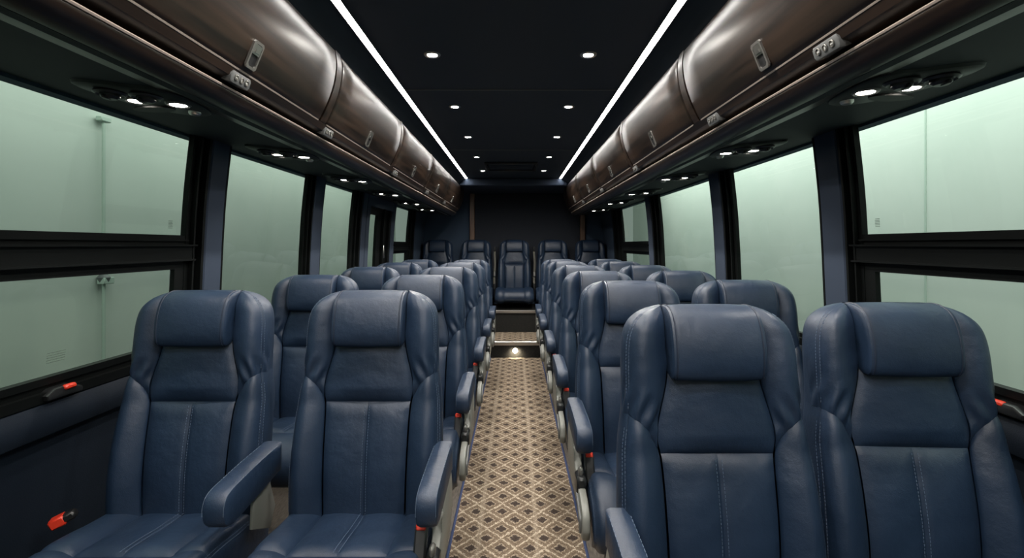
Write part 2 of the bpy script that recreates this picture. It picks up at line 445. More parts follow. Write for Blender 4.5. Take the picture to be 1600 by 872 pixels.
# right side
w5 = window(1, 5, .15, 1.74, True, fl=.06, fr_=.055)
pillar(1, 12, 1.795, 1.935)
window(1, 6, 1.945, 2.735, False, fl=.01, fr_=.095)
pillar(1, 13, 2.83, 2.98)
window(1, 7, 2.99, 4.12, False, fl=.01, fr_=.17)
pillar(1, 14, 4.29, 4.45)
window(1, 8, 4.46, 5.58, True, fl=.01, fr_=.43)
pillar(1, 15, -.25, .09)
for sd, n in ((-1, 9), (1, 10)): window(sd, n, -1.6, -.37, False, fl=.36, fr_=.12)

# side door with its narrow pane on the left
d = empty('door_1', (CX-1.25, 4.5, EYE-.4)); d['kind'] = 'structure'
def inst(o, root): o.location = -Vector(root.location); o.parent = root; o['kind'] = 'structure'; return o
b = MB(); slab(b, -1, 4.08, 4.93, EYE+.32, EYE+.43, .03, -.014); slab(b, -1, 4.08, 4.17, SILL, EYE+.32, .03, -.014); inst(b.build('door_frame', M['pillar']), d)
b = MB(); slab(b, -1, 4.17, 4.21, SILL, EYE+.32, .01, -.014); slab(b, -1, 4.21, 4.47, EYE+.26, EYE+.32, .01, -.014); slab(b, -1, 4.47, 4.93, SILL, EYE+.32, .01, -.014); slab(b, -1, 4.21, 4.47, SILL, SILL+.06, .01, -.014)
slab(b, -1, 4.60, 4.64, SILL, EYE+.32, .035, .0); slab(b, -1, 4.80, 4.86, SILL, EYE+.32, .035, .0)
inst(b.build('door_panel', M['black']), d)
b = MB(); slab(b, -1, 4.20, 4.48, SILL+.05, EYE+.27, -.003, -.009); inst(b.build('pane', M['glass']), d)
b = MB(); b.box(CX-1.2, CX-1.185, 4.70, 4.72, EYE-.12, EYE+.0, .004); inst(b.build('door_handle', M['chrome']), d)

# printed glazing marks in pane corners (too small to read in the photo: rows of tiny bars)
def etch(side, y, z, w_, rows, parent, hgt=.003, gap=.005):
    b = MB()
    import random; rnd = random.Random(int(y*100)+rows)
    for r in range(rows):
        zz = z-r*gap; x = 0
        while x < w_:
            ln = rnd.uniform(.0025, .009); ln = min(ln, w_-x+.001)
            slab(b, side, y+x, y+x+ln, zz, zz+hgt*.6, -.0020, -.0030, 1); x += ln+.0016
    o = b.build('printed_mark', M['ink'], smooth=False); o.parent = parent; o.location = -Vector(parent.location); o['kind'] = 'structure'
etch(-1, 1.81, EYE+.085, .02, 6, w1); etch(-1, 1.36, EYE-.290, .055, 5, w1, gap=.0065)
etch(1, 1.665, EYE+.085, .02, 6, w5); etch(1, 1.12, EYE-.285, .055, 5, w5, gap=.0065)

# emergency release handles on the sills
for side, yy, nm in ((-1, 1.39, 'black window release with a red pull tab on the left sill'), (1, 1.24, 'black window release with a red pull tab on the right sill')):
    r = tag(empty('release_handle', (CX+side*(half(SILL)-.012), yy, SILL+.006)), nm, 'handle')
    b = MB(); b.prism([(-.05, 0), (-.055, .014), (-.03, .028), (.025, .028), (.055, .014), (.055, 0)], -.030, .026, 'x', .005); b.build('housing', M['plastic'], r)
    b = MB(); b.box(-.008-side*.024, .008-side*.024, -.006, .030, .017, .030, .004); b.build('pull_tab', M['red'], r)['label'] = 'red pull tab'

# ceiling and upper cove panels
b = MB()
b.box(CX-.575, CX+.575, Y0, Y1, ZC, ZC+.04)
for s in (-1, 1):
    pr = [(CX+s*.560, ZC-.004), (CX+s*.575, ZC+.0), (CX+s*.60, ZC+.03), (CX+s*1.18, ZC+.03), (CX+s*1.18, ZC-.0), (CX+s*.70, ZC-.06), (CX+s*.632, ZC-.074), (CX+s*.60, ZC-.04)]
    b.prism(pr, Y0, Y1, 'y')
struct(b.build('ceiling', M['ceil'], smooth=False))
# seams across the headliner
for n_, yy in ((16, 2.55), (17, 4.16), (18, .9)):
    b = MB(); b.box(CX-.53, CX+.53, yy-.005, yy+.005, ZC-.004, ZC+.002, .001); struct(b.build('trim_%d' % n_, M['dgrey']))
# header at the end of the lit ceiling, lower roof behind it
b = MB(); b.box(CX-.70, CX+.70, 5.90, 5.96, EYE+.686, ZC, .01); b.box(CX-.9, CX+.9, 5.95, Y1, EYE+.69, ZC-.01)
struct(b.build('trim_19', M['pillar'], smooth=False))

# LED strips
def led(side):
    t = tag(empty('led_strip', (CX+side*.540, 2.0, ZC)), 'continuous white light strip along the %s edge of the ceiling' % ('left' if side < 0 else 'right'), 'light strip', 'ceiling light strips')
    b = MB(); b.box(-.0095, .0095, Y0-1.98, 3.895, -.006, -.001, .002); b.build('diffuser', M['led'], t)
    for s in (-1, 1):
        q = MB(); q.box(s*.0100, s*.0125, Y0-1.98, 3.895, -.007 if s != side else -.017, 0); q.build('channel_edge', M['nickel'], t)
led(-1); led(1)

# downlights
def downlight():
    t = empty('downlight')
    b = MB(); b.lathe([(.020, 0), (.034, 0), (.034, -.003), (.029, -.007), (.021, -.004)], (0, 0, 0), 'z', 24); b.build('bezel', M['chrome'], t)
    b = MB(); b.lathe([(.0205, -.001), (.020, -.0045), (.010, -.0065)], (0, 0, 0), 'z', 24); b.build('lens', M['lamp'], t)
    l = bpy.data.lights.new('downlight_lamp', 'SPOT'); l.energy = 24; l.color = (1, .95, .88); l.spot_size = math.radians(165); l.spot_blend = .6; l.shadow_soft_size = .02
    o = bpy.data.objects.new('downlight_lamp', l); COL.objects.link(o); o.parent = t; o.location = (0, 0, -.012)
    return t
DL = downlight(); first = True
ordn = ['nearest', 'second', 'third', 'fourth', 'fifth']
for k, yy in enumerate((2.08, 2.86, 3.66, 4.49, 5.32)):
    for s in (-1, 1):
        o = DL if first else copy_tree(DL); first = False
        o.location = (CX+s*.317, yy, ZC)
        tag(o, '%s round ceiling downlight in the %s row' % (ordn[k] if k < 4 else 'farthest', 'left' if s < 0 else 'right'), 'ceiling light', 'ceiling downlights')
for yy in (.5, 1.28, -.3):
    for s in (-1, 1):
        o = copy_tree(DL); o.location = (CX+s*.317, yy, ZC); tag(o, 'ceiling downlight over the viewer\'s head, %s row, %s' % ('left' if s < 0 else 'right', {.5: 'just ahead of the viewer', 1.28: 'above the nearest bins', -.3: 'just behind the viewer', -1.1: 'farthest behind the viewer'}[yy]), 'ceiling light', 'ceiling downlights')

# ceiling hatch at the back
t = tag(empty('ceiling_hatch', (CX-.02, 5.0, ZC)), 'shallow rectangular dark hatch in the ceiling between the rear downlights', 'hatch')
b = MB()
for a in ((-.25, .25, -.23, -.20), (-.25, .25, .20, .23), (-.25, -.22, -.2, .2), (.22, .25, -.2, .2)): b.box(*a, -.022, 0, .006)
b.build('hatch_frame', M['plastic'], t)
b = MB(); b.box(-.215, .215, -.195, .195, -.010, 0, .004)
for k in range(5): b.box(-.2, .2, -.16+k*.075, -.135+k*.075, -.014, -.009, .002)
b.build('hatch_panel', M['ceil'], t)

# rear wall
b = MB(); b.box(CX-1.32, CX+1.32, Y1, Y1+.06, -.06, ZC+.04); struct(b.build('wall_rear', M['rearnavy'], smooth=False))
b = MB(); b.box(-.54, .865, Y1-.02, Y1+.001, PLAT+.3, EYE+.685, .006); tag(b.build('wall_panel', M['rear'], smooth=False), 'wide charcoal fabric panel on the rear wall between wooden strips', 'panel')
for x0, x1, w_ in ((-.605, -.54, 'left'), (.865, .93, 'right')):
    b = MB(); b.box(x0, x1, Y1-.05, Y1+.001, PLAT+.3, EYE+.685, .006); tag(b.build('wood_strip', M['woodtrim'], smooth=False), 'vertical walnut strip at the %s edge of the charcoal rear panel' % w_, 'wood strip', 'rear wall strips')
# front bulkhead behind the viewer with windscreen opening
b = MB(); b.box(CX-1.32, CX+1.32, Y0-.06, Y0, -.06, .75); b.box(CX-1.32, CX+1.32, Y0-.06, Y0, EYE+.62, ZC+.04)
for s in (-1, 1): b.box(CX+s*1.32, CX+s*1.12, Y0-.06, Y0, .75, EYE+.62)
struct(b.build('wall_front', M['vinyl'], smooth=False))

# ------------------------------------------------------------------ overhead bins
binA = [(.685, .446), (.672, .470), (.650, .520), (.634, .570), (.626, .615), (.624, .655), (.630, .700)]   # door curve (half width, height over the eye)
DOOR = catmull(binA, 22)
SEAMS = [-1.26, -.22, .82, 1.86, 2.90, 3.94, 4.98, 6.02]
SEAMS_END = 6.36
def bin_unit(side, y0, y1, label, latch=True):
    """one overhead bin: carcass, curved door with latch"""
    t = tag(empty('overhead_bin', (CX+side*.70, (y0+y1)/2, EYE+.446)), label, 'overhead bin', 'walnut overhead bins')
    px, py, pz = t.location
    def P(hw, h, y, o=0): return (CX+side*(hw+o)-px, y-py, EYE+h-pz)
    # carcass: divider rib that shows either side of the door
    b = MB(); ins = .006
    prof = [(hw+ins, h) for hw, h in DOOR]+[(1.10, .70), (1.10, .446)]
    b.prism([(CX+side*a-px, EYE+h-pz) for a, h in prof], y0-py+.0005, y1-py-.0005, 'y')
    b.build('carcass', M['wood'], t)
    for e0, e1 in ((y0, y0+.024), (y1-.024, y1)):
        b = MB(); pr = [(hw-.006, h) for hw, h in DOOR]+[(hw+.008, h) for hw, h in reversed(DOOR)]
        b.prism([(CX+side*a-px, EYE+h-pz) for a, h in pr], e0-py, e1-py, 'y'); b.build('divider_rib', M['wood'], t)
    # door
    b = MB(); g = .030
    a0, a1 = y0+g, y1-g
    n = len(DOOR); vs = []
    ys = [a0, a0+.004, a0+.012]+[a0+.012+(a1-a0-.024)*k/8 for k in range(1, 8)]+[a1-.012, a1-.004, a1]
    for j, yy in enumerate(ys):
        o = {0: .004, 1: -.004}.get(min(j, len(ys)-1-j), -.008)
        for i, (hw, h) in enumerate(DOOR):
            e = .012 if i == 0 else (.006 if i == 1 else 0)
            vs.append(P(hw, h, yy, o+(.008 if i in (0, n-1) else 0)))
    fs = []
    for j in range(len(ys)-1):
        for i in range(n-1): fs.append((j*n+i, j*n+i+1, (j+1)*n+i+1, (j+1)*n+i))
    b.add(vs, fs); dr = b.build('door', M['wood'], t)
    b = MB(); hw, h = DOOR[0]
    b.tube([P(hw, h, a0+.01, -.003), P(hw, h, a1-.01, -.003)], .0034, 6); b.build('door_edge_highlight', M['edge'], dr)['label'] = 'painted highlight line along the lower door edge'  # thin pale tube standing in for the lit glint on the door edge
    if latch:
        ym = (y0+y1)/2-.02; i = 5; (hw, h) = DOOR[i]; (h2, z2) = DOOR[i+3]
        tx, tz = (h2-hw), (z2-h); ln = math.hypot(tx, tz); tx /= ln; tz /= ln       # up the door
        nx, nz = -tz, tx                                                           # out of the door (towards the aisle)
        def Q(u, v, w_):  # u along coach, v up the door, w outward
            return (CX+side*(hw+tx*v+nx*w_-.008)-px, ym+u-py, EYE+h+tz*v+nz*w_-pz)
        def lbox(b, u0, u1, v0, v1, w0, w1):
            vs = [Q(u, v, w_) for w_ in (w0, w1) for v in (v0, v1) for u in (u0, u1)]
            b.add(vs, [(0,2,3,1),(4,5,7,6),(0,1,5,4),(2,6,7,3),(0,4,6,2),(1,3,7,5)])
        b = MB()
        def ring(u, v): return [(-u, -v+.006), (-u+.006, -v), (u-.006, -v), (u, -v+.006), (u, v-.006), (u-.006, v), (-u+.006, v), (-u, v-.006)]
        outer, inner = ring(.024, .037), ring(.018, .030)
        vs = [Q(u, v, 0) for u, v in outer]+[Q(u, v, .006) for u, v in outer]+[Q(u, v, .006) for u, v in inner]+[Q(u, v, .001) for u, v in inner]
        fs = [(r*8+k, r*8+(k+1) % 8, (r+1)*8+(k+1) % 8, (r+1)*8+k) for r in range(3) for k in range(8)]
        b.add(vs, fs); lt = b.build('latch', M['nickel'], dr, smooth=False); lt['label'] = 'metal door latch'
        b = MB(); lbox(b, -.019, .019, -.030, .0, .0005, .002); b2 = b; 
        for o_ in (b.build('latch_recess', M['rubber'], t, smooth=False),): pass
        b = MB(); lbox(b, -.017, .017, .002, .029, .001, .0055); lbox(b, -.010, .010, .007, .016, .0055, .009); b.build('latch_button', M['chrome'], t, smooth=False)
    return t
pos = ['', '', '', 'nearest', 'second', 'third', 'fourth', 'fifth', 'farthest']
for side, sn in ((-1, 'left'), (1, 'right')):
    for k in range(len(SEAMS)):
        y0 = SEAMS[k]; y1 = SEAMS[k+1] if k+1 < len(SEAMS) else SEAMS_END
        if k == 0: lab = 'walnut overhead bin far behind the viewer on the %s' % sn
        elif k == 1: lab = 'walnut overhead bin just behind the viewer on the %s' % sn
        elif k == 7: lab = 'short walnut bin section closing the rear end of the %s row' % sn
        else: lab = 'curved walnut overhead bin, %s along the %s side' % (['nearest', 'second', 'third', 'fourth', 'fifth'][k-2], sn)
        bin_unit(side, y0, y1, lab, latch=(k < 7))

# continuous nosing, recess and soffit below the bins
def sweep(side, prof, y0, y1, name, material, smooth=True):
    b = MB(); b.prism([(CX+side*a, EYE+h) for a, h in prof], y0, y1, 'y'); return b.build(name, material, smooth=smooth)
nz_prof = catmull([(.725, .407), (.715, .400), (.717, .390), (.732, .374), (.752, .367), (.77, .366)], 14)
n_ = 20
for side in (-1, 1):
    o = sweep(side, nz_prof+[(.83, .372), (.83, .41), (.735, .414)], Y0, SEAMS_END, 'trim_%d' % n_, M['wood']); struct(o); n_ += 1
    o = sweep(side, [(.68, .4455), (.692, .425), (.745, .409), (1.1, .43), (1.1, .4455)], Y0, SEAMS_END, 'trim_%d' % n_, M['wood'], False); struct(o); n_ += 1
    b = MB(); b.tube([(CX+side*.7135, Y0, EYE+.4015), (CX+side*.7135, SEAMS_END, EYE+.4015)], .0036, 6); struct(b.build('trim_%d' % n_, M['edge'])); n_ += 1  # pale tube painted in as the highlight on the nosing
    o = sweep(side, [(.767, .3655), (.79, .3655), (.806, .3735), (1.215, .412), (1.215, .45), (.767, .42)], Y0, SEAMS_END+.02, 'trim_%d' % n_, M['soffit'], False); struct(o); n_ += 1
    # bin end cap
    cap = [(hw+.002, h) for hw, h in DOOR]+[(1.12, .70), (1.2, .42), (.78, .366), (.73, .38), (.715, .40), (.72, .41)]
    o = sweep(side, cap, SEAMS_END, SEAMS_END+.03, 'trim_%d' % n_, M['wood'], False); struct(o); n_ += 1

# reading light consoles under the bins
def soff(a): return EYE+.3735+(a-.806)*(.412-.3735)/(1.215-.806)
def console(side):
    t = empty('reading_console')
    def Z(a): return soff(a)-(EYE+.38)
    b = MB()
    pl = [(-.085, -.10), (.0, -.115), (.115, -.125), (.155, -.08), (.14, .03), (.09, .11), (.02, .15), (-.055, .13), (-.09, .03)]
    pl = catmull(pl, 40, True)
    vs = []; base = .92
    for o_, ins in ((0.0, 1.0), (-.008, .985), (-.012, .93), (-.0125, .0)):
        for x, y in pl: vs.append((side*x*ins, y*ins, Z(base+x*ins)+o_))
    n = 40; fs = [(r*n+k, r*n+(k+1) % n, (r+1)*n+(k+1) % n, (r+1)*n+k) for r in range(3) for k in range(n)]
    b.add(vs, fs); b.build('housing', M['dgrey2'], t)
    l = bpy.data.lights.new('reading_lamp', 'SPOT'); l.energy = 7; l.color = (1, .94, .86); l.spot_size = math.radians(120); l.spot_blend = .7; l.shadow_soft_size = .02
    o = bpy.data.objects.new('reading_lamp', l); COL.objects.link(o); o.parent = t; o.location = (side*-.045, 0, -.03)
    for (x, y) in ((-.045, .0), (.062, .0)):
        z = Z(base+x)-.012
        b = MB(); b.lathe([(.020, .004), (.030, .002), (.030, -.002), (.026, -.006), (.020, -.004)], (side*x, y, z), 'z', 24); rim = b.build('lamp_rim', M['dgrey'], t)
        b = MB(); b.lathe([(.021, -.001), (.020, -.004), (.008, -.006)], (side*x, y, z), 'z', 24); b.build('lamp_lens', M['reading'], t)['label'] = 'lit round reading lamp lens'
    for (x, y) in ((-.01, -.068), (.075, -.072)):
        z = Z(base+x)-.012
        b = MB(); b.lathe([(.020, .0), (.034, .0), (.036, -.005), (.030, -.010), (.026, -.006), (.022, -.006)], (side*x, y, z), 'z', 24)
        v = b.build('air_vent', M['plastic'], t)
        b = MB(); b.lathe([(.022, -.004), (.021, -.014), (.014, -.020), (.006, -.020)], (side*x, y, z), 'z', 16); b.box(side*x-.004, side*x+.004, y-.026, y+.0, z-.022, z-.012, .002); b.build('nozzle', M['plastic'], v)
    # tear-drop speaker recess and call button
    pr = catmull([(.0, .035), (.05, .030), (.095, .045), (.10, .07), (.06, .085), (.015, .075), (-.012, .055)], 28, True)
    z = Z(base)-.016
    b = MB(); b.prism([(side*(x+.01), y) for x, y in pr], z-.0015, z+.004, 'z'); b.build('speaker_grille', M['rubber'], t)
    b = MB(); x, y = -.035, .085; b.lathe([(.016, .004), (.016, -.004), (.012, -.009), (.004, -.010)], (side*x, y, Z(base+x)-.012), 'z', 16); b.build('call_button', M['chrome'], t)
    return t
M['dgrey2'] = mat('console_grey', (.006, .009, .010), .5, spec=.3)
LY = (1.33, 2.12, 2.93, 3.74, 4.56, 5.38); RY = (1.22, 2.03, 2.84, 3.67, 4.51, 5.43)
on = ['nearest', 'second', 'third', 'fourth', 'fifth', 'farthest']
for side, ys, sn in ((-1, LY, 'left'), (1, RY, 'right')):
    pc = console(side)
    for k, yy in enumerate(ys):
        o = pc if k == 0 else copy_tree(pc); o.location = (CX+side*.90, yy, EYE+.379)
        tag(o, 'reading light console with two lit lamps, %s under the %s bins' % (on[k], sn), 'reading light', 'reading light consoles')
# extra consoles behind the viewer so that light falls there too
    for yy in (.45,):
        o = copy_tree(pc); o.location = (CX+side*.90, yy, EYE+.379); tag(o, 'reading light console %s on the %s side' % ('level with the viewer' if yy > 0 else 'behind the viewer', sn), 'reading light', 'reading light consoles')

# small grey switch pods on the nosing
def pod(side):
    t = empty('switch_pod')
    b = MB(); pr = [(-.045, -.010), (-.040, -.016), (.040, -.016), (.046, -.008), (.046, .008), (.040, .015), (-.040, .015), (-.046, .007)]
    b.prism(pr, 0, side*.05, 'x', .004); b.build('housing', M['dgrey'], t)
    for y in (-.024, 0, .024):
        b = MB(); b.lathe([(.0085, .002), (.0085, -.002*1), (.0065, -.003), (.0065, -.001), (.002, -.001)] if side > 0 else [(.0085, -.002), (.0085, .002), (.0065, .003), (.0065, .001), (.002, .001)], (0, y, 0), 'x', 14); b.build('button', M['nickel'], t)
    b = MB()
    b.box(-side*.0015, 0, -.029, -.019, -.0012, .0012); b.box(-side*.0015, 0, -.002, .002, -.003, .003); b.box(-side*.0015, 0, .020, .028, -.002, .002)
    b.build('button_symbol', M['white'], t, smooth=False)
    return t
for side, sn, ys in ((-1, 'left', (1.32, 1.94, 3.03, 4.12, 5.13)), (1, 'right', (1.10, 1.73, 2.85, 3.97, 5.05))):
    pp = pod(side)
    for k, yy in enumerate(ys):
        o = pp if k == 0 else copy_tree(pp); o.location = (CX+side*.686, yy, EYE+.424); o.rotation_euler = (0, side*math.radians(-18), 0)
        tag(o, 'small grey three-button pod on the ledge, %s on the %s' % (on[k] if k < 4 else 'farthest', sn), 'button pod', 'button pods below the bins')

# ------------------------------------------------------------------ seats
SH = .60                                      # cushion top to top of headrest
S_TAB = [(-.05, .112), (0, .113), (.15, .116), (.28, .120), (.335, .128), (.455, .101), (.52, .104), (.62, .104)]
W_TAB = [(-.08, .211), (0, .213), (.10, .213), (.20, .210), (.30, .204), (.365, .195), (.42, .192), (.48, .191), (.53, .187), (.56, .177), (.582, .158), (.597, .132), (.606, .10)]
B_TAB = [(-.05, .034), (.1, .036), (.25, .031), (.34, .024), (.38, .019), (.43, .024), (.5, .026), (.58, .016), (.61, 0)]
TZ = .135                                     # recline
def sy(z): return TZ*z-.045*math.sin(max(0, min(1, (z+.05)/.35))*PI)*.35
def outer_pts(z):
    s, w, bb = lerp_table(S_TAB, z), lerp_table(W_TAB, z), lerp_table(B_TAB, z)
    t = .096
    q = max(0, min(1, (z-.552)/.056)); k = math.sqrt(max(0, 1-q*q)); ym = .045
    D = w-s; pts = [(s, 0), (s+.28*D, -bb*.66), (s+.58*D, -bb), (s+.82*D, -bb*.72), (s+.965*D, -bb*.4+.016), (w+.003, .038), (w-.002, .075), (w-.012-.1*D, t)]
    return [(x, ym+(y-ym)*k) for x, y in pts]
_oc = {}
def outer(a, z):
    key = round(z, 5)
    if key not in _oc: _oc[key] = catmull(outer_pts(z), 49)
    c = _oc[key]; f = a*48; i = min(47, int(f)); f -= i
    return c[i][0]*(1-f)+c[i+1][0]*f, c[i][1]*(1-f)+c[i+1][1]*f
ZA = .292
def zs(a):                                    # seam between side bolster and shoulder wing
    t = min(1, a/.62); return ZA+.080*math.sqrt(max(0, 1-(1-t)**2))
def groove(d, g=.011, s=.0085): return g*math.exp(-max(0, d)/s)
def gv(*ds): return max(groove(d) for d in ds)
def back_outer(sx, a, z, seamd, puff=0.0):
    x, y = outer(a, z); x2, y2 = outer(min(1, a+.02), z); x1, y1 = outer(max(0, a-.02), z)
    tx, ty = x2-x1, y2-y1; ln = math.hypot(tx, ty) or 1; nx, ny = -ty/ln, tx/ln      # inward normal
    if a < .4 and ny < 0: nx, ny = -nx, -ny
    if a >= .4 and nx > 0: nx, ny = -nx, -ny
    o = seamd-puff
    return Vector((sx*(x+nx*o), y+ny*o+sy(z), z))
def make_back(root):
    m = M['leather']
    # lower centre panels
    b = MB(); zb = -.05
    def A(sd):
        def f(u, v):
            z = zb+(ZA-zb)*v; s = lerp_table(S_TAB, z); x = sd*s*u
            d = max(groove(u*s, .0045, .0045), groove((1-u)*s, .0065, .007), groove(ZA-z, .009)); return Vector((x, sy(z)+d-.004*math.sin(PI*u)*min(1, (ZA-z)/.03)-.004, z))
        return f
    b.patch(A(-1), 12, 40); b.patch(A(1), 12, 40); b.build('lower_panel', m, root)
    b = MB()
    def B(u, v):
        z = ZA+(.462-ZA)*v; s = lerp_table(S_TAB, z); x = s*(2*u-1)
        d = max(groove((1-abs(2*u-1))*s, .0065, .007), groove(z-ZA, .009), groove(.47-z)); return Vector((x, sy(z)+d-.012*math.cos(PI*(u-.5))*min(1, (z-ZA)/.04)-.004+.0, z))
    b.patch(B, 28, 24)
    # fabric continuing up behind the headrest and over the top
    def B2(u, v):
        z = .462+(.595-.462)*v; s = lerp_table(S_TAB, z)+.004; q = max(0, min(1, (z-.552)/.056)); k = math.sqrt(max(0, 1-q*q))
        return Vector((s*(2*u-1), sy(z)+.045-.045*k+.008, z))
    b.patch(B2, 8, 10); b.build('upper_panel', m, root)
    for sd in (-1, 1):
        b = MB()
        def C(u, v):
            zt = zs(u); z = zb+(zt-zb)*v; w = .12
            return back_outer(sd, u, z, groove(abs(u-.572)*.2, .0024, .0022)+max(groove(u*w*1.6, .0065, .007), groove((zt-z)*.9, .009))*max(.08, 1-u/.72), .0)
        b.patch(C, 56, 40); b.build('side_bolster', m, root)
        b = MB()
        def D(u, v):
            z0 = zs(u); z = z0+(.606-z0)*(v**.85); w = .12
            d1 = u*w*1.6+.004 if z < .47 else 1
            wr = .0038*math.sin(u*26+z*60)*math.exp(-((z-z0-.03)/.03)**2)*(1 if u < .7 else 0)
            return back_outer(sd, u, z, groove(abs(u-.572)*.2, .0024, .0022)+max(groove(d1, .0065, .007), groove((z-z0)*.9, .009))*max(.08, 1-u/.72), wr)
        b.patch(D, 56, 40); b.build('shoulder_wing', m, root)
    # rear shell
    b = MB()
    def R(u, v):
        z = zb+(.606-zb)*v; x, y = outer(1.0, z); return Vector(((2*u-1)*x, y+sy(z)+.006*math.sin(PI*u), z))
    b.patch(R, 10, 30)
    b.build('back_shell', m, root)
    # headrest pillow
    prof = catmull([(-.018, .452), (-.040, .462), (-.050, .500), (-.047, .550), (-.032, .588), (0.0, .606), (.045, .606), (.085, .590), (.10, .55), (.098, .50), (.05, .49), (.01, .46)], 60, True)
    cy, cz = .02, .54; b = MB(); n = 60; vs = []; hw = .102
    xs = [(-1, .0), (-1, .80), (-.992, .90), (-.965, .965), (-.90, .99), (-.8, 1), (-.5, 1.012), (0, 1.02), (.5, 1.012), (.8, 1), (.90, .99), (.965, .965), (.992, .90), (1, .80), (1, .0)]
    for x, k in xs:
        for (y, z) in prof: vs.append((x*hw, cy+(y-cy)*k+sy(z), cz+(z-cz)*k))
    fs = [(j*n+i, j*n+(i+1) % n, (j+1)*n+(i+1) % n, (j+1)*n+i) for j in range(len(xs)-1) for i in range(n)]
    b.add(vs, fs); hr = b.build('headrest', m, root)
    for sd in (-1, 1):
        pb = MB()
        k = .985; pb.tube([(sd*hw*.90, cy+(y-cy)*k+sy(z)-0, cz+(z-cz)*k) for y, z in prof[:44]], .0022, 6)
        pb.build('piping', M['piping'], hr)
    # stitching
    st = MB()
    def dashes(fn, n, r=.0007):
        for i in range(n):
            p, q = Vector(fn((i+.1)/n)), Vector(fn((i+.72)/n)); st.tube([p, q], r, 4)
    for sd in (-1, 1):
        for aa in (.545, .60):
            dashes(lambda t: back_outer(sd, aa, .0+t*.345, 0, .0006), 46)
            dashes(lambda t: back_outer(sd, aa, .385+t*.205, 0, .0006), 28)
        dashes(lambda t: (sd*.0065, sy(.0+t*.285)-.0045, .0+t*.285), 38)
    st.build('stitching', M['thread'], root)['kind'] = 'stuff'

CPROF = catmull([(.06, -.012), (-.08, -.003), (-.16, .007), (-.235, .012), (-.305, .001), (-.360, -.030), (-.388, -.075), (-.385, -.120), (-.35, -.150)], 101)
def cprof(v):
    f = v*100; i = min(99, int(f)); f -= i
    p = [CPROF[i][k]*(1-f)+CPROF[i+1][k]*f for k in (0, 1)]; t = Vector((CPROF[i+1][0]-CPROF[i][0], CPROF[i+1][1]-CPROF[i][1])).normalized()
    return p, Vector((t.y, -t.x))            # outward normal in (y,z)
def cush_pt(sx, a, v, d, wide=.212, s0=.118):
    """a 0..1 from panel seam out over the bolster and down the side"""
    pts = [(s0, 0), (s0+.03, .013), (s0+.07, .014), (wide-.008, -.004), (wide, -.035), (wide-.002, -.12)]
    key = ('c', wide)
    if key not in _oc: _oc[key] = catmull(pts, 41)
    c = _oc[key]; f = a*40; i = min(39, int(f)); f -= i
    x = c[i][0]*(1-f)+c[i+1][0]*f; h = c[i][1]*(1-f)+c[i+1][1]*f
    (y, z), n = cprof(v); sc = 1-.25*max(0, (v-.75)/.25) if h < 0 else 1
    h = h*(1 if h > 0 else sc)-d*(1 if a < .8 else .2)
    if h < 0 and v > .40: h *= max(.25, 1-(v-.40)*1.5) if a > .5 else 1
    return Vector((sx*x, y+n.x*h, z+n.y*h))
VF = .36
def make_cushion(root, wide=.212):
    m = M['leather']; b = MB(); cu = empty('cushion_root') if False else None
    def A(sd):
        def f(u, v):
            vv = VF*v; x = sd*.118*u; (y, z), n = cprof(vv)
            d = max(groove(u*.118, .0045, .0045), groove((1-u)*.118, .007), groove((1-v)*.2, .006))-.006*math.sin(PI*u)*min(1, (1-v)*8)
            return Vector((x, y-n.x*d, z-n.y*d))
        return f
    b.patch(A(-1), 12, 30); b.patch(A(1), 12, 30)
    cu = b.build('seat_cushion', m, root)
    b = MB()
    def F(u, v):
        vv = VF+(1-VF)*v; x = .118*(2*u-1); (y, z), n = cprof(vv); d = groove(v*.3, .006)
        d -= .006*math.sin(PI*v)
        return Vector((x, y-n.x*d, z-n.y*d))
    b.patch(F, 20, 24)
    for sd in (-1, 1): b.patch(lambda u, v: cush_pt(sd, u, VF+(1-VF)*v, groove(v*.3, .006)*(1 if u < .8 else .4)-.006*math.sin(PI*v)*(1-u), wide), 26, 24)
    b.build('front_roll', m, cu)
    for sd in (-1, 1):
        b = MB(); b.patch(lambda u, v: cush_pt(sd, u, VF*v, max(groove(u*.16, .007), groove((1-v)*.2, .006)), wide), 26, 30); b.build('cushion_bolster', m, cu)
    b = MB(); b.box(-.205, .205, -.34, .05, -.16, -.10, .01); b.build('seat_pan', M['legs'], root)
    st = MB()
    for sd in (-1, 1):
        for i in range(48):
            v0, v1 = (i+.1)/48*VF, (i+.72)/48*VF
            P = []
            for vv in (v0, v1): (y, z), n = cprof(vv); P.append((sd*.0065, y+n.x*.004, z+n.y*.004))
            st.tube(P, .0007, 4)
        for aa in (.60, .66):
            for i in range(60):
                v0, v1 = .05+(i+.1)/60*.8, .05+(i+.72)/60*.8
                st.tube([cush_pt(sd, aa, v0, -.0006, wide), cush_pt(sd, aa, v1, -.0006, wide)], .0007, 4)
    st.build('stitching', M['thread'], cu)['kind'] = 'stuff'

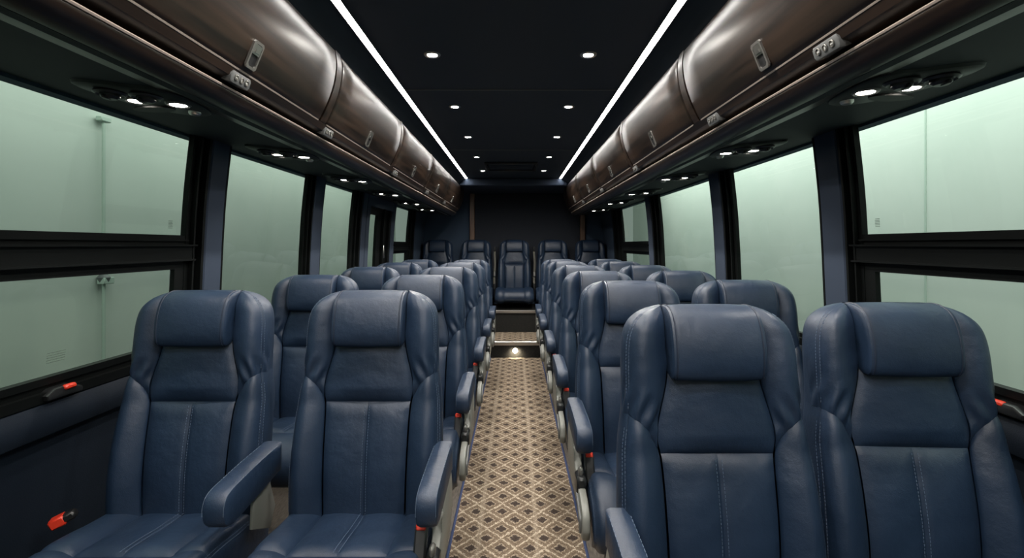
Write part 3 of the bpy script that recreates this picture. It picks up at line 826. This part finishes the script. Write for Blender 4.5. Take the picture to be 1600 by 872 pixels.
def make_arm(root, side, dx=.236, hw=.0265):
    """padded armrest, profile in (y,z), on the given side"""
    x0, x1 = side*(dx-hw), side*(dx+hw)
    prof = catmull([(.02, .186), (-.10, .184), (-.20, .178), (-.240, .174), (-.262, .166), (-.273, .148), (-.275, .125), (-.268, .102), (-.248, .089), (-.21, .087), (-.10, .096), (.02, .108)], 44)
    b = MB(); b.prism(prof, x0, x1, 'x', .012); a = b.build('armrest', M['leather'], root)
    st = MB()
    for xx in (x0+side*.0035, x1-side*.0035):
        pr = prof[1:24]
        for i in range(len(pr)-1):
            (ya, za), (yb, zb) = pr[i], pr[i+1]
            for k in range(2):
                f0, f1 = k/2+.05, k/2+.38
                st.tube([(xx, ya+(yb-ya)*f0, za+(zb-za)*f0-.003), (xx, ya+(yb-ya)*f1, za+(zb-za)*f1-.003)], .0008, 4)
    st.build('stitching', M['thread'], a)['kind'] = 'stuff'
    return a
def make_buckle(root, side, x, y, z, tilt=0):
    e = empty('belt_buckle', (x, y, z), root); e.rotation_euler = (math.radians(-28), 0, 0) if not tilt else Vector((side*.75, -.35, -.35)).to_track_quat('Z', 'Y').to_euler()
    zb = -.070 if not tilt else -.028
    b = MB(); b.box(-.015, .015, -.011, .011, zb, .024, .005); b.build('buckle_body', M['plastic'], e)
    b = MB()
    if tilt: b.box(-.0165, .0165, -.0135, .0125, -.006, .030, .004)
    else: b.box(-.012, .012, -.0135, .008, .010, .027, .003)
    b.build('release_button', M['red'], e)['label'] = 'red release button'
def make_shroud(root, side):
    """grey plastic end panel under the aisle armrest with recliner lever"""
    x0, x1 = side*.219, side*.243
    prof = catmull([(-.06, .10), (-.135, .085), (-.175, .03), (-.24, .00), (-.325, -.020), (-.365, -.045), (-.378, -.08), (-.376, -.100), (-.36, -.122), (-.325, -.124), (-.305, -.11), (-.27, -.09), (-.20, -.08), (-.10, -.07), (.02, -.04), (.05, .04), (.0, .13)], 80, True)
    b = MB(); b.prism(prof, x0, x1, 'x', .007); sh = b.build('side_shroud', M['shroud'], root)
    sh['label'] = 'pale grey plastic side shroud'
    b = MB(); b.prism(catmull([(-.355, -.075), (-.345, -.055), (-.27, -.025), (-.255, -.04), (-.325, -.075), (-.335, -.105), (-.35, -.105)], 28, True), x1-side*.001, x1+side*.006, 'x', .002); b.build('shroud_inset', M['dgrey'], sh)
    b = MB(); b.box(side*.216, side*.247, -.275, -.205, -.035, .022, .008); b.build('recliner_recess', M['plastic'], sh)
    b = MB(); b.box(side*.224, side*.238, -.255, -.225, .01, .044, .006); b.build('recliner_lever', M['nickel'], sh)
    # arm bracket upright
    b = MB(); b.prism([(-.03, -.02), (-.085, .02), (-.10, .13), (-.02, .13), (.03, .04)], side*.209, side*.225, 'x', .004); b.build('arm_bracket', M['shroud'], root)
def make_leg(root, zf, x):
    b = MB(); b.box(x-.02, x+.02, -.33, -.02, -.20, -.15, .006)
    for yy in (-.33, -.06): b.prism([(yy-.02, -.16), (yy+.02, -.16), (yy+.01, zf+.012), (yy-.03, zf+.012)], x-.014, x+.014, 'x', .003)
    b.box(x-.022, x+.022, -.37, .02, zf, zf+.014, .004)
    b.build('leg_frame', M['legs'], root)

def make_seat(side, aisle, BZ):
    """side: -1 left block, +1 right block. armrest always on the aisle side of the seat"""
    root = empty('coach_seat'); ar = -side
    make_back(root); make_cushion(root)
    if aisle:
        make_arm(root, ar, .221); make_shroud(root, ar); make_buckle(root, ar, ar*.200, -.215, .050); make_leg(root, -BZ, ar*.11)
    else:
        (make_arm(root, ar, .243, .028) if side < 0 else None); make_buckle(root, -ar, -ar*.262, -.085, .022, tilt=1); make_leg(root, -BZ, ar*.10)
        if side < 0:
          b = MB(); b.prism([(-.0, -.05), (-.10, .0), (-.09, .14), (-.02, .13), (.03, .0)], ar*.236, ar*.244, 'x', .002); b.build('arm_bracket', M['shroud'], root)
    return root
BASEZ = EYE-.145-SH                          # cushion height of the ordinary rows
rowname = ['nearest row', 'second row', 'third row', 'fourth row', 'fifth row', 'sixth row']
rows = {-1: [1.47, 2.27, 3.14, 3.92, 4.74], 1: [1.10, 1.89, 2.63, 3.38, 4.20, 4.88]}
colx = {-1: (-.425, -.912), 1: (.438, .885)}
protos = {}
for side in (-1, 1):
    for k, yy in enumerate(rows[side]):
        for aisle in (True, False):
            key = (side, aisle)
            if key not in protos: protos[key] = make_seat(side, aisle, BASEZ); o = protos[key]
            else: o = copy_tree(protos[key])
            o.location = (colx[side][0 if aisle else 1], yy-.03+(.035 if side > 0 and not aisle else 0), BASEZ)
            if side < 0 and k == 0 and not aisle: o.location.x = -.932
            if side > 0 and not aisle: o.rotation_euler.z = math.radians(-3)
            ad = 'left' if side < 0 else 'right'
            where = 'beside the aisle' if aisle else 'beside the windows'
            if k == 0: lab = 'navy leather coach seat nearest the viewer on the %s, %s' % (ad, where)
            elif k == len(rows[side])-1: lab = 'navy leather coach seat %s, hindmost of the forward-facing %s block before the rear bench' % (where, ad) if False else 'navy leather coach seat %s in the last %s row before the rear bench' % (where, ad)
            else: lab = 'navy leather coach seat %s, %s from the viewer on the %s' % (where, rowname[k], ad)
            tag(o, lab, 'seat', 'navy leather coach seats')
# rear bench of five
def make_rear_seat():
    root = empty('coach_seat'); make_back(root); make_cushion(root, .232); return root
rs = make_rear_seat()
for k, (xx, lb) in enumerate(((-1.0, 'far left'), (-.505, 'second from left'), (-.01, 'middle'), (.485, 'second from right'), (.97, 'far right'))):
    o = rs if k == 0 else copy_tree(rs); o.location = (xx, 6.53, EYE+.06-SH)
    tag(o, 'navy leather seat on the raised rear bench, %s' % lb if k != 2 else 'middle navy leather seat of the rear bench facing down the aisle', 'seat', 'rear bench seats')
# belts hanging between the middle rear seats
for xx, lb in ((-.258, 'left'), (.238, 'right')):
    t = tag(empty('seat_belt', (xx, 6.50, EYE-.05)), 'grey seat belt hanging on the %s of the middle rear seat' % lb, 'seat belt', 'rear bench seat belts')
    z0 = .0
    path = catmull([(0, .06, z0-.0), (0, -.05, -.06), (.006, -.09, -.20), (-.004, -.10, -.34), (.0, -.12, -.46)], 24)
    b = MB(); vs = []
    for p in path: vs += [(p[0]-.012, p[1], p[2]), (p[0]+.012, p[1], p[2]), (p[0]+.012, p[1]+.003, p[2]), (p[0]-.012, p[1]+.003, p[2])]
    n = len(path); fs = [(j*4+k, j*4+(k+1) % 4, (j+1)*4+(k+1) % 4, (j+1)*4+k) for j in range(n-1) for k in range(4)]
    b.add(vs, fs); b.build('webbing', M['belt'], t)
    b = MB(); b.box(-.014, .014, -.02, .06, -.03, .03, .008); b.build('belt_guide', M['plastic'], t)
    b = MB(); b.box(-.014, .014, -.125, -.10, -.34, -.28, .005); b.build('tongue_plate', M['chrome'], t)
    b = MB(); b.box(-.014, .014, -.145, -.11, -.50, -.43, .006); b.build('buckle_body', M['plastic'], t)

# ------------------------------------------------------------------ garage around the coach
for side, nm, dist in ((-1, 'left', 2.55), (1, 'right', 2.55)):
    b = MB(); b.box(CX+side*dist, CX+side*(dist+.1), -5, 11, -1.0, 3.6); struct(b.build('wall_garage_%s' % nm, M['garage'], smooth=False))
b = MB(); b.box(-4, 4, -6, 12, -1.06, -1.0); struct(b.build('floor_garage', M['garagefloor'], smooth=False))
# panel seams and the conduit on the garage walls
x = CX-2.55
t = tag(empty('wall_conduit', (x+.03, 2.0*1.0, EYE-.6)), 'thin vertical conduit on the garage wall outside the near left window', 'pipe')
t.location = (x+.03, 3.16, EYE-.6)
b = MB(); b.tube([(0, 0, -1.5), (0, 0, 1.36)], .010, 10); b.build('pipe', M['garage2'], t)
b = MB(); b.lathe([(.03, -.03), (.036, 0), (.02, .02)], (0, 0, .40), 'z', 12); b.build('hook', M['dgrey'], t)
b = MB(); b.box(-.02, .02, -.04, .04, 1.36, 1.39, .005); b.box(-.02, .03, -.03, .05, .36, .40, .004); b.build('bracket', M['garage2'], t)
b = MB(); b.box(CX+2.545, CX+2.552, 3.15, 3.162, -1, 3.6); struct(b.build('trim_40', M['garage2'], smooth=False))
